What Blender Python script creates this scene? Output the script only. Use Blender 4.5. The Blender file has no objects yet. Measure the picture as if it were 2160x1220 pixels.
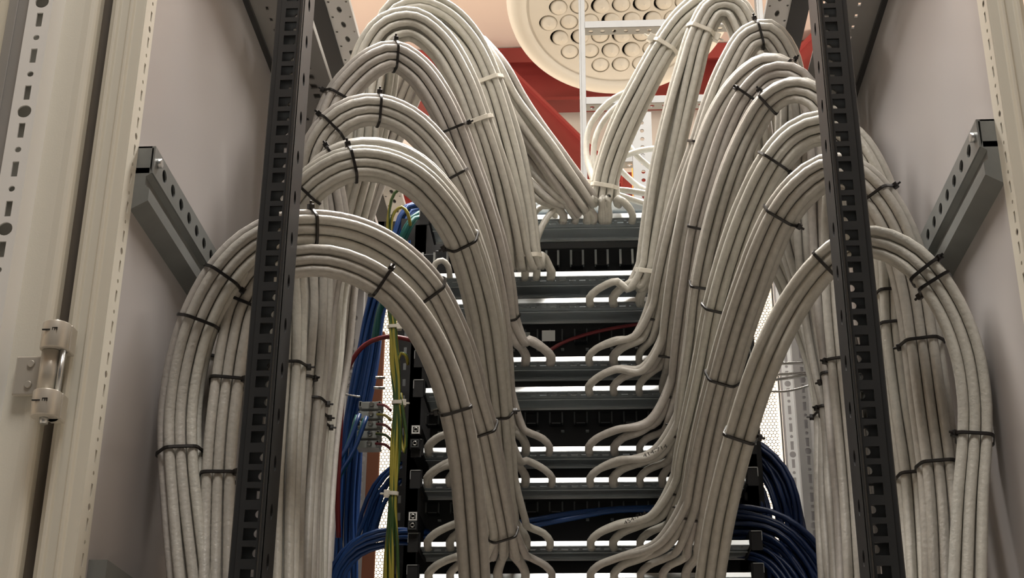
import bpy, math, random
import numpy as np
from mathutils import Vector
random.seed(7); rng = np.random.RandomState(11)
SC = bpy.context.scene; COL = SC.collection; PI = math.pi

# ------------------------------------------------------------------ camera
f = 3028.0; p = math.radians(23.4); ps = math.radians(3.3); ro = math.radians(.41)
C = np.array([0, 0, 1.0])
F = np.array([-math.sin(ps)*math.cos(p), math.cos(ps)*math.cos(p), math.sin(p)])
R0 = np.array([math.cos(ps), math.sin(ps), 0]); U0 = np.cross(R0, F)
R = R0*math.cos(ro)+U0*math.sin(ro); U = U0*math.cos(ro)-R0*math.sin(ro)
def at(px, py, Y):
    d = F+R*(px-1080)/f-U*(py-610)/f
    return C+d*Y/d[1]
def proj(P):
    v = np.array(P)-C; z = v @ F
    return np.array([1080+f*(v @ R)/z, 610-f*(v @ U)/z])
cam = bpy.data.cameras.new('camera'); co = bpy.data.objects.new('camera', cam); COL.objects.link(co)
cam.sensor_width = 36; cam.lens = 36*f/2160; cam.clip_start = .05
from mathutils import Matrix
co.matrix_world = Matrix(((R[0], U[0], -F[0], C[0]), (R[1], U[1], -F[1], C[1]), (R[2], U[2], -F[2], C[2]), (0, 0, 0, 1)))
SC.camera = co

# ------------------------------------------------------------------ materials
def mat(name, col, rough=.5, metal=0, nscale=0, namt=.15, bump=0, bscale=200, spec=.5, trans=0, stretch=None):
    m = bpy.data.materials.new(name); m.use_nodes = True; nt = m.node_tree; b = nt.nodes['Principled BSDF']
    b.inputs['Base Color'].default_value = (*col, 1); b.inputs['Roughness'].default_value = rough
    b.inputs['Metallic'].default_value = metal; b.inputs['Specular IOR Level'].default_value = spec
    if trans: b.inputs['Transmission Weight'].default_value = trans
    tc = nt.nodes.new('ShaderNodeTexCoord'); src = tc.outputs['Object']
    if stretch:
        mp = nt.nodes.new('ShaderNodeMapping'); mp.inputs['Scale'].default_value = stretch
        nt.links.new(src, mp.inputs['Vector']); src = mp.outputs['Vector']
    if nscale:
        n = nt.nodes.new('ShaderNodeTexNoise'); n.inputs['Scale'].default_value = nscale; n.inputs['Detail'].default_value = 4
        nt.links.new(src, n.inputs['Vector'])
        cr = nt.nodes.new('ShaderNodeMix'); cr.data_type = 'RGBA'
        cr.inputs[6].default_value = (*[c*(1-namt) for c in col], 1); cr.inputs[7].default_value = (*[min(1, c*(1+namt)) for c in col], 1)
        nt.links.new(n.outputs['Fac'], cr.inputs[0]); nt.links.new(cr.outputs[2], b.inputs['Base Color'])
    if bump:
        n2 = nt.nodes.new('ShaderNodeTexNoise'); n2.inputs['Scale'].default_value = bscale; n2.inputs['Detail'].default_value = 3
        nt.links.new(src, n2.inputs['Vector'])
        bp = nt.nodes.new('ShaderNodeBump'); bp.inputs['Strength'].default_value = bump; bp.inputs['Distance'].default_value = .001
        nt.links.new(n2.outputs['Fac'], bp.inputs['Height']); nt.links.new(bp.outputs['Normal'], b.inputs['Normal'])
    return m
M = dict(
    cable=mat('cable_jacket', (.475, .452, .405), .42, nscale=150, namt=.22, bump=.5, bscale=320),
    cable2=mat('cable_jacket_warm', (.445, .415, .38), .45, nscale=150, namt=.22, bump=.5, bscale=320),
    cable3=mat('cable_jacket_pale', (.53, .512, .455), .4, nscale=150, namt=.2, bump=.5, bscale=320),
    tie=mat('black_nylon', (.012, .010, .009), .35),
    wtie=mat('white_nylon', (.75, .71, .62), .35),
    beige=mat('beige_powder_coat', (.74, .71, .62), .42, nscale=3, namt=.03, bump=.08, bscale=900),
    beige2=mat('beige_frame_coat', (.70, .67, .58), .38, nscale=3, namt=.03),
    strip=mat('white_zinc_strip', (.86, .86, .84), .38, metal=.1, nscale=8, namt=.04),
    wall=mat('grey_panel_coat', (.45, .425, .42), .30, nscale=2.5, namt=.06, spec=.55),
    gap=mat('dark_gap_shade', (.06, .05, .04), .8),  # near-black colour carrying the shade of the gap beside the door
    rail=mat('black_rail_coat', (.030, .031, .032), .30, nscale=30, namt=.15, spec=.6),
    railin=mat('dark_zinc', (.10, .105, .105), .35, metal=.6, nscale=20, namt=.2),
    galv=mat('galvanised_steel', (.22, .23, .225), .38, metal=.35, nscale=40, namt=.18, spec=.6),
    greyrail=mat('grey_profile', (.36, .35, .335), .42, metal=.3, nscale=12, namt=.1),
    zinc=mat('bright_zinc', (.62, .64, .64), .36, metal=.9, nscale=20, namt=.05),
    deck=mat('blue_grey_steel', (.42, .46, .48), .25, metal=.3, nscale=15, namt=.12),
    black=mat('black_plastic', (.010, .010, .011), .55, spec=.25),
    face=mat('black_panel', (.007, .007, .008), .5, nscale=10, namt=.2),
    red=mat('red_oxide_paint', (.24, .030, .023), .5, nscale=4, namt=.08),
    dred=mat('red_paint_shadow_side', (.38, .05, .04), .55, nscale=4, namt=.08),
    cream=mat('cream_plaster', (.80, .72, .60), .8, nscale=5, namt=.03),
    ceil=mat('beige_ceiling', (.60, .47, .38), .8, nscale=2, namt=.04),
    diff=mat('cream_diffuser', (.64, .585, .49), .4, nscale=3, namt=.03),
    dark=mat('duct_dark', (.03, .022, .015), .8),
    blue=mat('blue_jacket', (.012, .055, .20), .35, nscale=30, namt=.15),
    navy=mat('navy_jacket', (.006, .022, .085), .4, nscale=30, namt=.15),
    teal=mat('teal_jacket', (.01, .12, .11), .4),
    redw=mat('dark_red_jacket', (.16, .012, .015), .4),
    copper=mat('copper_bar', (.42, .17, .09), .42, metal=.45, nscale=12, namt=.15),
    orange=mat('orange_paint', (.85, .32, .04), .5),
    screw=mat('screw_steel', (.6, .6, .58), .25, metal=1),
    term=mat('terminal_grey', (.42, .44, .42), .45),
    ink=mat('black_ink', (.02, .018, .016), .6),
    dull=mat('dull_steel', (.17, .17, .165), .7, metal=.1, nscale=30, namt=.1),
    hinge=mat('satin_nickel', (.60, .565, .50), .34, metal=.35, nscale=20, namt=.06),
    green=mat('green_jacket', (.02, .11, .03), .4))
def gy_mat():      # green wire with a yellow helix stripe, by length along the wire
    m = bpy.data.materials.new('green_yellow_jacket'); m.use_nodes = True; nt = m.node_tree; b = nt.nodes['Principled BSDF']
    b.inputs['Roughness'].default_value = .4
    uv = nt.nodes.new('ShaderNodeUVMap'); uv.uv_map = 'UVMap'; sx = nt.nodes.new('ShaderNodeSeparateXYZ'); nt.links.new(uv.outputs[0], sx.inputs[0])
    m1 = nt.nodes.new('ShaderNodeMath'); m1.operation = 'MULTIPLY_ADD'; m1.inputs[1].default_value = .7
    nt.links.new(sx.outputs['Y'], m1.inputs[0]); nt.links.new(sx.outputs['X'], m1.inputs[2])
    oi = nt.nodes.new('ShaderNodeObjectInfo'); ad = nt.nodes.new('ShaderNodeMath'); ad.operation = 'MULTIPLY_ADD'; ad.inputs[1].default_value = 9
    nt.links.new(oi.outputs['Random'], ad.inputs[0]); nt.links.new(m1.outputs[0], ad.inputs[2])
    fr = nt.nodes.new('ShaderNodeMath'); fr.operation = 'FRACT'; nt.links.new(ad.outputs[0], fr.inputs[0])
    g = nt.nodes.new('ShaderNodeMath'); g.operation = 'GREATER_THAN'; g.inputs[1].default_value = .5; nt.links.new(fr.outputs[0], g.inputs[0])
    mx = nt.nodes.new('ShaderNodeMix'); mx.data_type = 'RGBA'; mx.inputs[6].default_value = (.04, .085, .02, 1); mx.inputs[7].default_value = (.36, .31, .05, 1)
    nt.links.new(g.outputs[0], mx.inputs[0]); nt.links.new(mx.outputs[2], b.inputs['Base Color']); return m
M['gy'] = gy_mat()

# ------------------------------------------------------------------ object helpers
def tag(o, label=None, cat=None, group=None, kind=None):
    if label: o['label'] = label
    if cat: o['category'] = cat
    if group: o['group'] = group
    if kind: o['kind'] = kind
    return o
def empty(name, label, cat, loc=(0, 0, 0), group=None, parent=None):
    o = bpy.data.objects.new(name, None); COL.objects.link(o); o.location = [float(c) for c in loc]; o.empty_display_size = .02
    if parent is not None: o.parent = parent
    return tag(o, label, cat, group)
class MB:
    def __init__(s): s.v = []; s.f = []; s.uv = []; s.sm = []
    def add(s, vs, fs, smooth=False, uvs=None):
        n = len(s.v); s.v.extend([tuple(map(float, x)) for x in vs])
        for i, q in enumerate(fs):
            s.f.append([n+k for k in q]); s.sm.append(smooth); s.uv.append(uvs[i] if uvs else [(0, 0)]*len(q))
    def box(s, x0, x1, y0, y1, z0, z1):
        s.add([(x, y, z) for x in (x0, x1) for y in (y0, y1) for z in (z0, z1)],
              [(0, 1, 3, 2), (4, 6, 7, 5), (0, 4, 5, 1), (2, 3, 7, 6), (0, 2, 6, 4), (1, 5, 7, 3)]); return s
    def obox(s, c, a, b, d):     # oriented: centre, half-axis vectors
        c, a, b, d = map(np.array, (c, a, b, d))
        s.add([c+i*a+j*b+k*d for i in (-1, 1) for j in (-1, 1) for k in (-1, 1)],
              [(0, 1, 3, 2), (4, 6, 7, 5), (0, 4, 5, 1), (2, 3, 7, 6), (0, 2, 6, 4), (1, 5, 7, 3)]); return s
    def tube(s, pts, r, n=10, closed=False, cap=True):
        P = np.array(pts, float); m = len(P)
        T = np.gradient(P, axis=0)
        if closed: T = np.roll(P, -1, 0)-np.roll(P, 1, 0)
        T /= np.linalg.norm(T, axis=1)[:, None]+1e-12
        ref = np.array([0, 0, 1.]) if abs(T[0][2]) < .9 else np.array([1., 0, 0])
        a = np.cross(T[0], ref); a /= np.linalg.norm(a); vs = []; L = 0; Ls = []
        rr = r if hasattr(r, '__len__') else [r]*m
        for i in range(m):
            a = a-T[i]*(a @ T[i]); a /= np.linalg.norm(a); b = np.cross(T[i], a)
            if i: L += np.linalg.norm(P[i]-P[i-1])
            Ls.append(L)
            for k in range(n):
                t = 2*PI*k/n; vs.append(P[i]+rr[i]*(math.cos(t)*a+math.sin(t)*b))
        fs = []; uv = []
        for i in range(m if closed else m-1):
            j = (i+1) % m
            for k in range(n):
                k2 = (k+1) % n; fs.append((i*n+k, i*n+k2, j*n+k2, j*n+k))
                uv.append([(k/n, Ls[i]*10), ((k+1)/n, Ls[i]*10), ((k+1)/n, Ls[j]*10), (k/n, Ls[j]*10)])
        if cap and not closed:
            fs.append(tuple(range(n))[::-1]); fs.append(tuple((m-1)*n+k for k in range(n))); uv += [[(0, 0)]*n]*2
        s.add(vs, fs, True, uv); return s
    def cyl(s, a, b, r, n=20, r2=None):
        s.tube([a, b], [r, r2 if r2 is not None else r], n); s.sm[-2:] = [False, False]; return s
    def extrude(s, prof, a, b, close=True):   # profile given as 3D points relative, moved from a to b
        a, b = np.array(a), np.array(b); n = len(prof)
        vs = [np.array(q)+a for q in prof]+[np.array(q)+b for q in prof]
        fs = [(i, (i+1) % n, n+(i+1) % n, n+i) for i in range(n if close else n-1)]
        if close: fs += [tuple(range(n))[::-1], tuple(range(n, 2*n))]
        s.add(vs, fs); return s
    def perf(s, O, A, B, cols, L, th=.0015):
        # plate with real holes: origin O, unit A across, unit B along, cols=[(a0,a1,[(vc,kind,w,h)..])], thickness th along -A x B
        O, A, B = map(lambda q: np.array(q, float), (O, A, B)); N = np.cross(A, B)
        def P(a, b, d): return O+A*a+B*b-N*d
        def quad(a0, a1, b0, b1):
            for d in (0, th): s.add([P(a0, b0, d), P(a1, b0, d), P(a1, b1, d), P(a0, b1, d)], [(0, 1, 2, 3)])
        for (a0, a1, holes) in cols:
            v = 0
            for (vc, kind, w, h) in sorted(holes):
                c0, c1 = vc-h/2-.0006, vc+h/2+.0006
                if c0 < v or c1 > L: continue
                if c0 > v: quad(a0, a1, v, c0)
                am = (a0+a1)/2; n = 4 if kind == 'r' else 16
                if kind == 'r':
                    inn = [(am-w/2, vc-h/2), (am+w/2, vc-h/2), (am+w/2, vc+h/2), (am-w/2, vc+h/2)]; out = [(a0, c0), (a1, c0), (a1, c1), (a0, c1)]
                else:
                    inn = []; out = []
                    for k in range(16):
                        t = -3*PI/4+2*PI*k/16; cx, cy = math.cos(t), math.sin(t); inn.append((am+w/2*cx, vc+h/2*cy))
                        m_ = max(abs(cx), abs(cy)); out.append((am+(a1-a0)/2*cx/m_, vc+(c1-c0)/2*cy/m_))
                for d in (0, th):
                    s.add([P(*q, d) for q in out]+[P(*q, d) for q in inn], [(i, (i+1) % n, n+(i+1) % n, n+i) for i in range(n)])
                s.add([P(*q, 0) for q in inn]+[P(*q, th) for q in inn], [(i, (i+1) % n, n+(i+1) % n, n+i) for i in range(n)])
                v = c1
            quad(a0, a1, v, L)
        a0, a1 = cols[0][0], cols[-1][1]
        for aa in (a0, a1): s.add([P(aa, 0, 0), P(aa, L, 0), P(aa, L, th), P(aa, 0, th)], [(0, 1, 2, 3)])
        for bb in (0, L): s.add([P(a0, bb, 0), P(a1, bb, 0), P(a1, bb, th), P(a0, bb, th)], [(0, 1, 2, 3)])
        return s
    def build(s, name, m, parent=None, bevel=0):
        me = bpy.data.meshes.new(name); me.from_pydata(s.v, [], s.f); me.materials.append(M[m] if isinstance(m, str) else m)
        me.polygons.foreach_set('use_smooth', s.sm)
        ul = me.uv_layers.new(name='UVMap'); flat = [c for q in s.uv for uvp in q for c in uvp]; ul.data.foreach_set('uv', flat)
        me.update(); o = bpy.data.objects.new(name, me); COL.objects.link(o)
        if parent is not None:
            o.parent = parent; q = parent; off = Vector((0, 0, 0))
            while q is not None: off += q.location; q = q.parent
            o.location = -off if parent.parent is None else (-off)
            o.location = -off
        if bevel:
            b = o.modifiers.new('bevel', 'BEVEL'); b.width = bevel; b.segments = 2; b.limit_method = 'ANGLE'
        return o
def crom(P, step=.008):
    P = np.array(P, float); P = np.vstack([2*P[0]-P[1], P, 2*P[-1]-P[-2]]); out = []
    for i in range(1, len(P)-2):
        p0, p1, p2, p3 = P[i-1:i+3]
        d = [max(1e-4, np.linalg.norm(q)**.5) for q in (p1-p0, p2-p1, p3-p2)]
        m1 = (p2-p1)+d[1]*((p1-p0)/d[0]-(p2-p0)/(d[0]+d[1])); m2 = (p2-p1)+d[1]*((p3-p2)/d[2]-(p3-p1)/(d[1]+d[2]))
        n = max(2, int(np.linalg.norm(p2[:3]-p1[:3])/step))
        for k in range(n):
            t = k/n; out.append((2*t**3-3*t*t+1)*p1+(t**3-2*t*t+t)*m1+(-2*t**3+3*t*t)*p2+(t**3-t*t)*m2)
    out.append(P[-2]); return np.array(out)
def hull(pts):
    pts = sorted(map(tuple, pts))
    def half(ps_):
        h = []
        for q in ps_:
            while len(h) >= 2 and (h[-1][0]-h[-2][0])*(q[1]-h[-2][1])-(h[-1][1]-h[-2][1])*(q[0]-h[-2][0]) <= 0: h.pop()
            h.append(q)
        return h
    a, b = half(pts), half(pts[::-1]); return a[:-1]+b[:-1]

# ------------------------------------------------------------------ setting
X0, X1 = -.370, .329           # cabinet side walls (inner faces)
YF, YR = 1.00, 1.93
ZB, ZT = .55, 1.93
def struct(mb, name, m): return tag(mb.build(name, m), kind='structure')
mb = MB(); mb.box(-3.2, 3.2, 4.15, 4.3, 0, 3.6); struct(mb, 'wall_back', 'cream')
mb = MB(); mb.box(-3.35, -3.2, -2, 4.3, 0, 3.6); struct(mb, 'wall_left', 'cream')
mb = MB(); mb.box(3.2, 3.35, -2, 4.3, 0, 3.6); struct(mb, 'wall_right', 'cream')
mb = MB(); mb.box(-3.35, 3.35, -2, 4.3, 3.55, 3.7); struct(mb, 'ceiling', 'ceil')
mb = MB(); mb.box(-3.35, 3.35, -2, 4.3, -.1, 0); struct(mb, 'floor', mat('grey_floor', (.55, .53, .5), .5, nscale=3))

# red steelwork
YB = 3.95
def bandz(py): return at(1080, py, YB)[2]
def beam(name, py0, py1, label, fl=.035):
    z1, z0 = bandz(py0), bandz(py1); o = empty(name, label, 'beam', (0, YB, z0))
    mb = MB(); mb.box(-2.9, 2.9, YB+.05, YB+.06, z0+.008, z1-.01); mb.build('web', 'red', o)
    mb = MB(); mb.box(-2.9, 2.9, YB-.03, YB+.14, z1-.014, z1); mb.box(-2.9, 2.9, YB-.03, YB-.022, z1-.055, z1-.014); mb.build('top_flange', 'red', o)
    mb = MB(); mb.box(-2.9, 2.9, YB+.02, YB+.10, z0-.004, z0+.008); mb.build('bottom_flange', 'red', o)
beam('steel_beam', 112, 204, 'red painted horizontal steel beam just under the beige ceiling')
beam('steel_beam', 378, 452, 'lower red painted horizontal steel beam glimpsed just above the equipment')
def brace(pa, pb, w, label):
    a, b = at(*pa, YB-.06), at(*pb, YB-.06); d = b-a; d /= np.linalg.norm(d); n = np.cross(d, [0, 1, 0]); n /= np.linalg.norm(n)
    o = empty('diagonal_brace', label, 'brace', tuple(a)); L = np.linalg.norm(b-a)/2; c = (a+b)/2
    MB().obox(c, d*L, n*w/2, np.array([0, .004, 0])).build('face_plate', 'red', o)
    MB().obox(c+n*w/2, d*L, n*.004, np.array([0, .03, 0])).obox(c-n*w/2, d*L, n*.004, np.array([0, .03, 0])).build('edge_flange', 'red', o)
brace((1005, 120), (1290, 400), .085, 'red diagonal brace dropping right from the beam beside the round air diffuser')
brace((1760, 70), (1450, 390), .085, 'red diagonal brace dropping left from the beam behind the right cables')

# round air diffuser
dc = at(1310, 10, 3.0); ang = math.radians(56)
dn = np.array([.03, -math.sin(math.radians(22)), -math.cos(math.radians(22))]); dn /= np.linalg.norm(dn)
da = np.array([1, 0, 0])-dn*dn[0]; da /= np.linalg.norm(da); db = np.cross(dn, da); Rd = .285
do = empty('air_diffuser', 'large cream round ceiling air diffuser full of small round nozzles', 'diffuser', tuple(dc))
mb = MB(); n = 96
prof = [(Rd*.80, .0005), (Rd*.805, -.004), (Rd*.82, -.004), (Rd*.825, .0), (Rd*.93, -.002), (Rd*.985, -.010), (Rd, -.03), (Rd*.99, -.07), (Rd*.90, -.09)]
vs = [dc+r_*(math.cos(2*PI*k/n)*da+math.sin(2*PI*k/n)*db)+dn*h for (r_, h) in prof for k in range(n)]
mb.add(vs, [(i*n+k, i*n+(k+1) % n, (i+1)*n+(k+1) % n, (i+1)*n+k) for i in range(len(prof)-1) for k in range(n)], True); mb.build('outer_ring', 'diff', do)
mb = MB(); tp_ = dc+np.array([0, .05, 0]); mb.cyl((tp_[0], tp_[1], dc[2]+.05), (tp_[0], tp_[1], 3.56), .20, 40); mb.build('duct_stub', 'diff', do)
# hex grid of nozzles
noz = []; pitch = .052
for i in range(-6, 7):
    for j in range(-6, 7):
        x, y = pitch*(i+j*.5), pitch*j*.866
        if math.hypot(x, y) < Rd*.80-.022: noz.append((x, y))
rh = .0232
mb = MB()                                   # face plate with a true hole for each nozzle: hex cells
for (x, y) in noz:
    out = [(x+pitch/math.sqrt(3)*math.cos(PI/6+k*PI/12), y+pitch/math.sqrt(3)*math.sin(PI/6+k*PI/12)) for k in range(24)]
    o2 = []
    for k in range(24):
        t = PI/6+k*PI/12; q = ((t-PI/6) % (PI/3))-PI/6; rr = pitch/2/math.cos(q); o2.append((x+rr*math.cos(t), y+rr*math.sin(t)))
    inn = [(x+rh*math.cos(PI/6+k*PI/12), y+rh*math.sin(PI/6+k*PI/12)) for k in range(24)]
    W = lambda q, h: dc+q[0]*da+q[1]*db+dn*h
    mb.add([W(q, 0) for q in o2]+[W(q, 0) for q in inn]+[W(q, -.006) for q in inn],
           [(k, (k+1) % 24, 24+(k+1) % 24, 24+k) for k in range(24)]+[(24+k, 24+(k+1) % 24, 48+(k+1) % 24, 48+k) for k in range(24)])
# filler ring out to the outer ring
S = set((round(x, 4), round(y, 4)) for x, y in noz)
for i in range(-7, 8):
    for j in range(-7, 8):
        x, y = pitch*(i+j*.5), pitch*j*.866
        if (round(x, 4), round(y, 4)) in S or math.hypot(x, y) > Rd*.80+pitch*.5: continue
        pts = []
        for k in range(6):
            t = PI/6+k*PI/3; q = np.array([x+pitch/math.sqrt(3)*math.cos(t), y+pitch/math.sqrt(3)*math.sin(t)]); l = np.linalg.norm(q)
            if l > Rd*.803: q = q*Rd*.803/l
            pts.append(q)
        mb.add([W(q, 0) for q in pts], [tuple(range(6))])
mb.build('face_plate', 'diff', do)
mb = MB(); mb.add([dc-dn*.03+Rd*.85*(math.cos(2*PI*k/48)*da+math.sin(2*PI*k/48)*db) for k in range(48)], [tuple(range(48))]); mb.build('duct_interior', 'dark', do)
nz0 = None
for (x, y) in noz:                          # each nozzle: swivelling ball, tilted so that a crescent gap opens
    t = random.uniform(-.6, .6)+math.radians(-60); off = random.choice([.0005, .001, .003, .0055, .008]); t = random.uniform(-1.1, -.2)
    cx, cy = x+off*math.cos(t), y+off*math.sin(t)
    mb = MB(); pr = [(rh*.997*math.sin(a_), .004-.012*(1-math.cos(a_))) for a_ in np.linspace(0.02, PI/2, 6)]
    vs = [W((cx+r_*math.cos(2*PI*k/20), cy+r_*math.sin(2*PI*k/20)), h) for r_, h in pr for k in range(20)]
    mb.add(vs, [(i*20+k, i*20+(k+1) % 20, (i+1)*20+(k+1) % 20, (i+1)*20+k) for i in range(5) for k in range(20)]+[tuple(range(20))], True)
    mb.build('nozzle', 'diff', do)

# vertical cable ladder behind the cabinet
YL = 2.55
lo = empty('cable_ladder', 'galvanised vertical cable ladder hanging behind the cabinet in front of the diffuser', 'ladder', tuple(at(1230, 400, YL)))
xa, xb = at(1229, 200, YL)[0], at(1601, 20, YL)[0]; zb, zt = at(1229, 420, YL)[2], 3.5
for x_ in (xa, xb):
    mb = MB(); mb.box(x_-.006, x_-.002, YL-.01, YL+.02, zb, zt); mb.box(x_-.002, x_+.007, YL-.01, YL-.007, zb, zt); mb.build('side_rail', 'dull', lo, .0008)
for py in (62, 222, 345):
    z_ = at(1240, py, YL)[2]; mb = MB(); mb.box(xa+.007, xb-.006, YL-.012, YL-.0105, z_-.004, z_+.012); mb.build('rung_face', 'dull', lo); mb = MB()
    hs = [(.012+.0245*k, 'c', .010, .010) for k in range(15)]
    mb.perf((xa+.007, YL-.010, z_-.004), (0, 1, 0), (1, 0, 0), [(0, .026, hs)], xb-xa-.013, .002); mb.build('rung', 'galv', lo)
zs_ = at(1355, 390, 2.45)[2]; so = empty('perforated_strut', 'narrow perforated steel strut standing behind the equipment top', 'strut', tuple(at(1355, 390, 2.45)))
x_ = at(1355, 300, 2.45)[0]
MB().perf((x_-.016, 2.45, zs_-.1), (1, 0, 0), (0, 0, 1), [(0, .032, [(.02+.018*k, 'c', .008, .008) for k in range(13)])], .26, .002).box(x_-.016, x_+.016, 2.45, 2.452, .0, zs_-.1).build('web', 'dull', so)
MB().box(x_+.016, x_+.019, 2.45, 2.48, zs_-.1, zs_+.16).box(x_-.019, x_-.016, 2.45, 2.48, zs_-.1, zs_+.16).build('flange', 'dull', so)
q = at(1341, 400, 2.7); tag(MB().box(q[0]-.007, q[0]+.007, 2.7, 2.715, 0, q[2]+.16).build('orange_conduit', 'orange', None, .002), 'thin orange upright conduit glimpsed behind the cable loops', 'conduit')

# ------------------------------------------------------------------ cabinet
cab = empty('equipment_cabinet', 'open tall beige and grey equipment cabinet with its door swung open', 'cabinet', (-.02, YF, ZB))
MB().box(X0-.003, X0, YF+.005, YR+.06, ZB, ZT).build('side_panel', 'wall', cab)['label'] = 'grey painted left side panel'
MB().box(X1, X1+.003, YF+.005, YR+.06, ZB, ZT).build('side_panel', 'wall', cab)['label'] = 'grey painted right side panel'
# front frame posts: stepped face + slotted return flange
def slots(L, big=True, pitch=.0245, w=.0045, h=.0105, d=.0045, D=.009, off=.005, every=4):
    out = []; v = off; k = 0
    while v < L-.02:
        out.append((v, 'r', w, h)); v += pitch/2
        if big and k % every == every-1: out.append((v, 'c', D, D))
        else: out.append((v, 'c', d, d))
        v += pitch/2; k += 1
    return out
for sg, X in ((-1, X0), (1, X1)):
    mb = MB(); s_ = sg
    pr = [(0, 0), (.008, 0), (.0095, -.003), (.012, -.003), (.0135, 0), (.020, 0), (.0215, -.003), (.0245, -.003), (.026, .002), (.030, .004), (.030, .012), (.020, .012), (.0, .012)]
    pp = [(X+s_*a_, YF+b_, 0) for a_, b_ in pr]
    mb.extrude(pp, (0, 0, ZB), (0, 0, ZT+.1)); mb.build('frame_post', 'beige2', cab, .0006)
    mb = MB(); A = (0, 1, 0) if sg < 0 else (0, -1, 0)
    mb.perf((X-sg*.001, YF if sg < 0 else YF+.024, ZB), A, (0, 0, 1), [(0, .010, []), (.010, .020, slots(1.3, True, .026, .0035, .010, .0035, .006)), (.020, .024, [])], 1.38, .0012)
    mb.build('slotted_flange', 'beige2', cab)
# dark strip standing in for the shade in the door gap + door
xg0 = X0-.030-.0085
MB().box(xg0-.002, X0-.028, YF+.012, YF+.02, ZB, ZT).build('door_gap_shade', 'gap', cab)
door = empty('door', None, None, (xg0, YF, ZB), parent=None); door.parent = cab; door.location = Vector((xg0, YF, ZB))-cab.location
def bl(mb, name, m, par, bevel=0):
    return mb.build(name, m, par, bevel)
pr = [(0, .012), (0, .004), (-.001, .001), (-.003, -.001), (-.006, -.0015), (-.012, .0), (-.10, .0), (-.10, .012)]
mb = MB(); mb.extrude([(xg0+a_, YF-.004+b_, 0) for a_, b_ in pr], (0, 0, ZB), (0, 0, ZT+.1)); bl(mb, 'door_leaf', 'beige', door, .0005)
xs1 = at(112, 0, YF-.02)[0]; xs0 = at(62, 0, YF-.02)[0]
mb = MB(); mb.perf((xs0, YF-.02, ZB), (1, 0, 0), (0, 0, 1), [(0, .0045, []), (.0045, xs1-xs0-.0025, slots(1.4, True, .0350, .0052, .0135, .0052, .0115, every=3)), (xs1-xs0-.0025, xs1-xs0, [])], 1.45, .0015)
mb.add([(xs1, YF-.02, ZB), (xs1+.004, YF-.004, ZB), (xs1+.004, YF-.004, ZT+.1), (xs1, YF-.02, ZT+.1)], [(0, 1, 2, 3)]); mb.add([(xs0, YF-.02, ZB), (xs0-.0005, YF-.004, ZB), (xs0-.0005, YF-.004, ZT+.1), (xs0, YF-.02, ZT+.1)], [(0, 1, 2, 3)]); bl(mb, 'perforated_strip', 'strip', door)
mb = MB(); mb.box(xs0-.016, xs0-.0005, YF-.013, YF-.010, ZB, ZT+.1); mb.box(xs0-.020, xs0-.012, YF-.014, YF-.013, ZB, ZT+.1); bl(mb, 'strip_channel', 'greyrail', door, .0006)
mb = MB()
mb.perf((xs0-.055, YF-.026, ZB), (1, 0, 0), (0, 0, 1), [(.011*k, .011*k+.011, [(.006+.012*i, 'r', .007, .007) for i in range(115)]) for k in range(3)], 1.42, .0015); bl(mb, 'vent_grille', 'beige', door)
# hinge
hg = empty('hinge', None, None, (0, 0, 0)); hg.parent = door; hg.location = (0, 0, 0)
def PZ(py, x=100): return at(x, py, YF-.02)[2]
hx = at(118, 710, YF-.018)[0]; hx2 = hx
for (a_, b_) in ((683, 738), (826, 880)):
    MB().cyl((hx, YF-.018, PZ(b_)), (hx, YF-.018, PZ(a_)), .0105, 28).box(hx, hx+.011, YF-.016, YF-.004, PZ(b_), PZ(a_)).build('hinge_knuckle', 'hinge', hg, .0008)
MB().cyl((hx-.002, YF-.016, PZ(825)), (hx-.002, YF-.016, PZ(739)), .0075, 24).build('hinge_barrel', 'hinge', hg)
MB().cyl((hx+.0075, YF-.019, PZ(828)), (hx+.0075, YF-.019, PZ(735)), .0022, 12).build('hinge_rod', 'zinc', hg)
MB().box(hx-.031, hx-.004, YF-.0105, YF-.006, PZ(824), PZ(741)).build('hinge_leaf', 'hinge', hg, .0012)
MB().cyl((hx-.019, YF-.0108, PZ(802)), (hx-.019, YF-.0118, PZ(802)), .003, 16, .0024).cyl((hx-.019, YF-.0108, PZ(758)), (hx-.019, YF-.0118, PZ(758)), .003, 16, .0024).build('rivet', 'hinge', hg)
MB().cyl((hx, YF-.018, PZ(683)), (hx, YF-.018, PZ(675)), .003, 6).cyl((hx, YF-.018, PZ(880)), (hx, YF-.018, PZ(893)), .0035, 6, .003).build('pin_nut', 'zinc', hg)
mk = MB()
for zc in (PZ(704), PZ(852)):
    y_ = YF-.0287; mk.box(hx-.007, hx-.001, y_, y_+.001, zc-.0005, zc+.0005)
    for k in range(3): mk.box(hx+.0005+k*.0016, hx+.0011+k*.0016, y_+.0002, y_+.0016, zc-.0005, zc+.0016)
    mk.box(hx+.0005, hx+.0043, y_+.0002, y_+.0016, zc+.0012, zc+.0018)
mk.build('engraved_mark', 'ink', hg)

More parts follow.
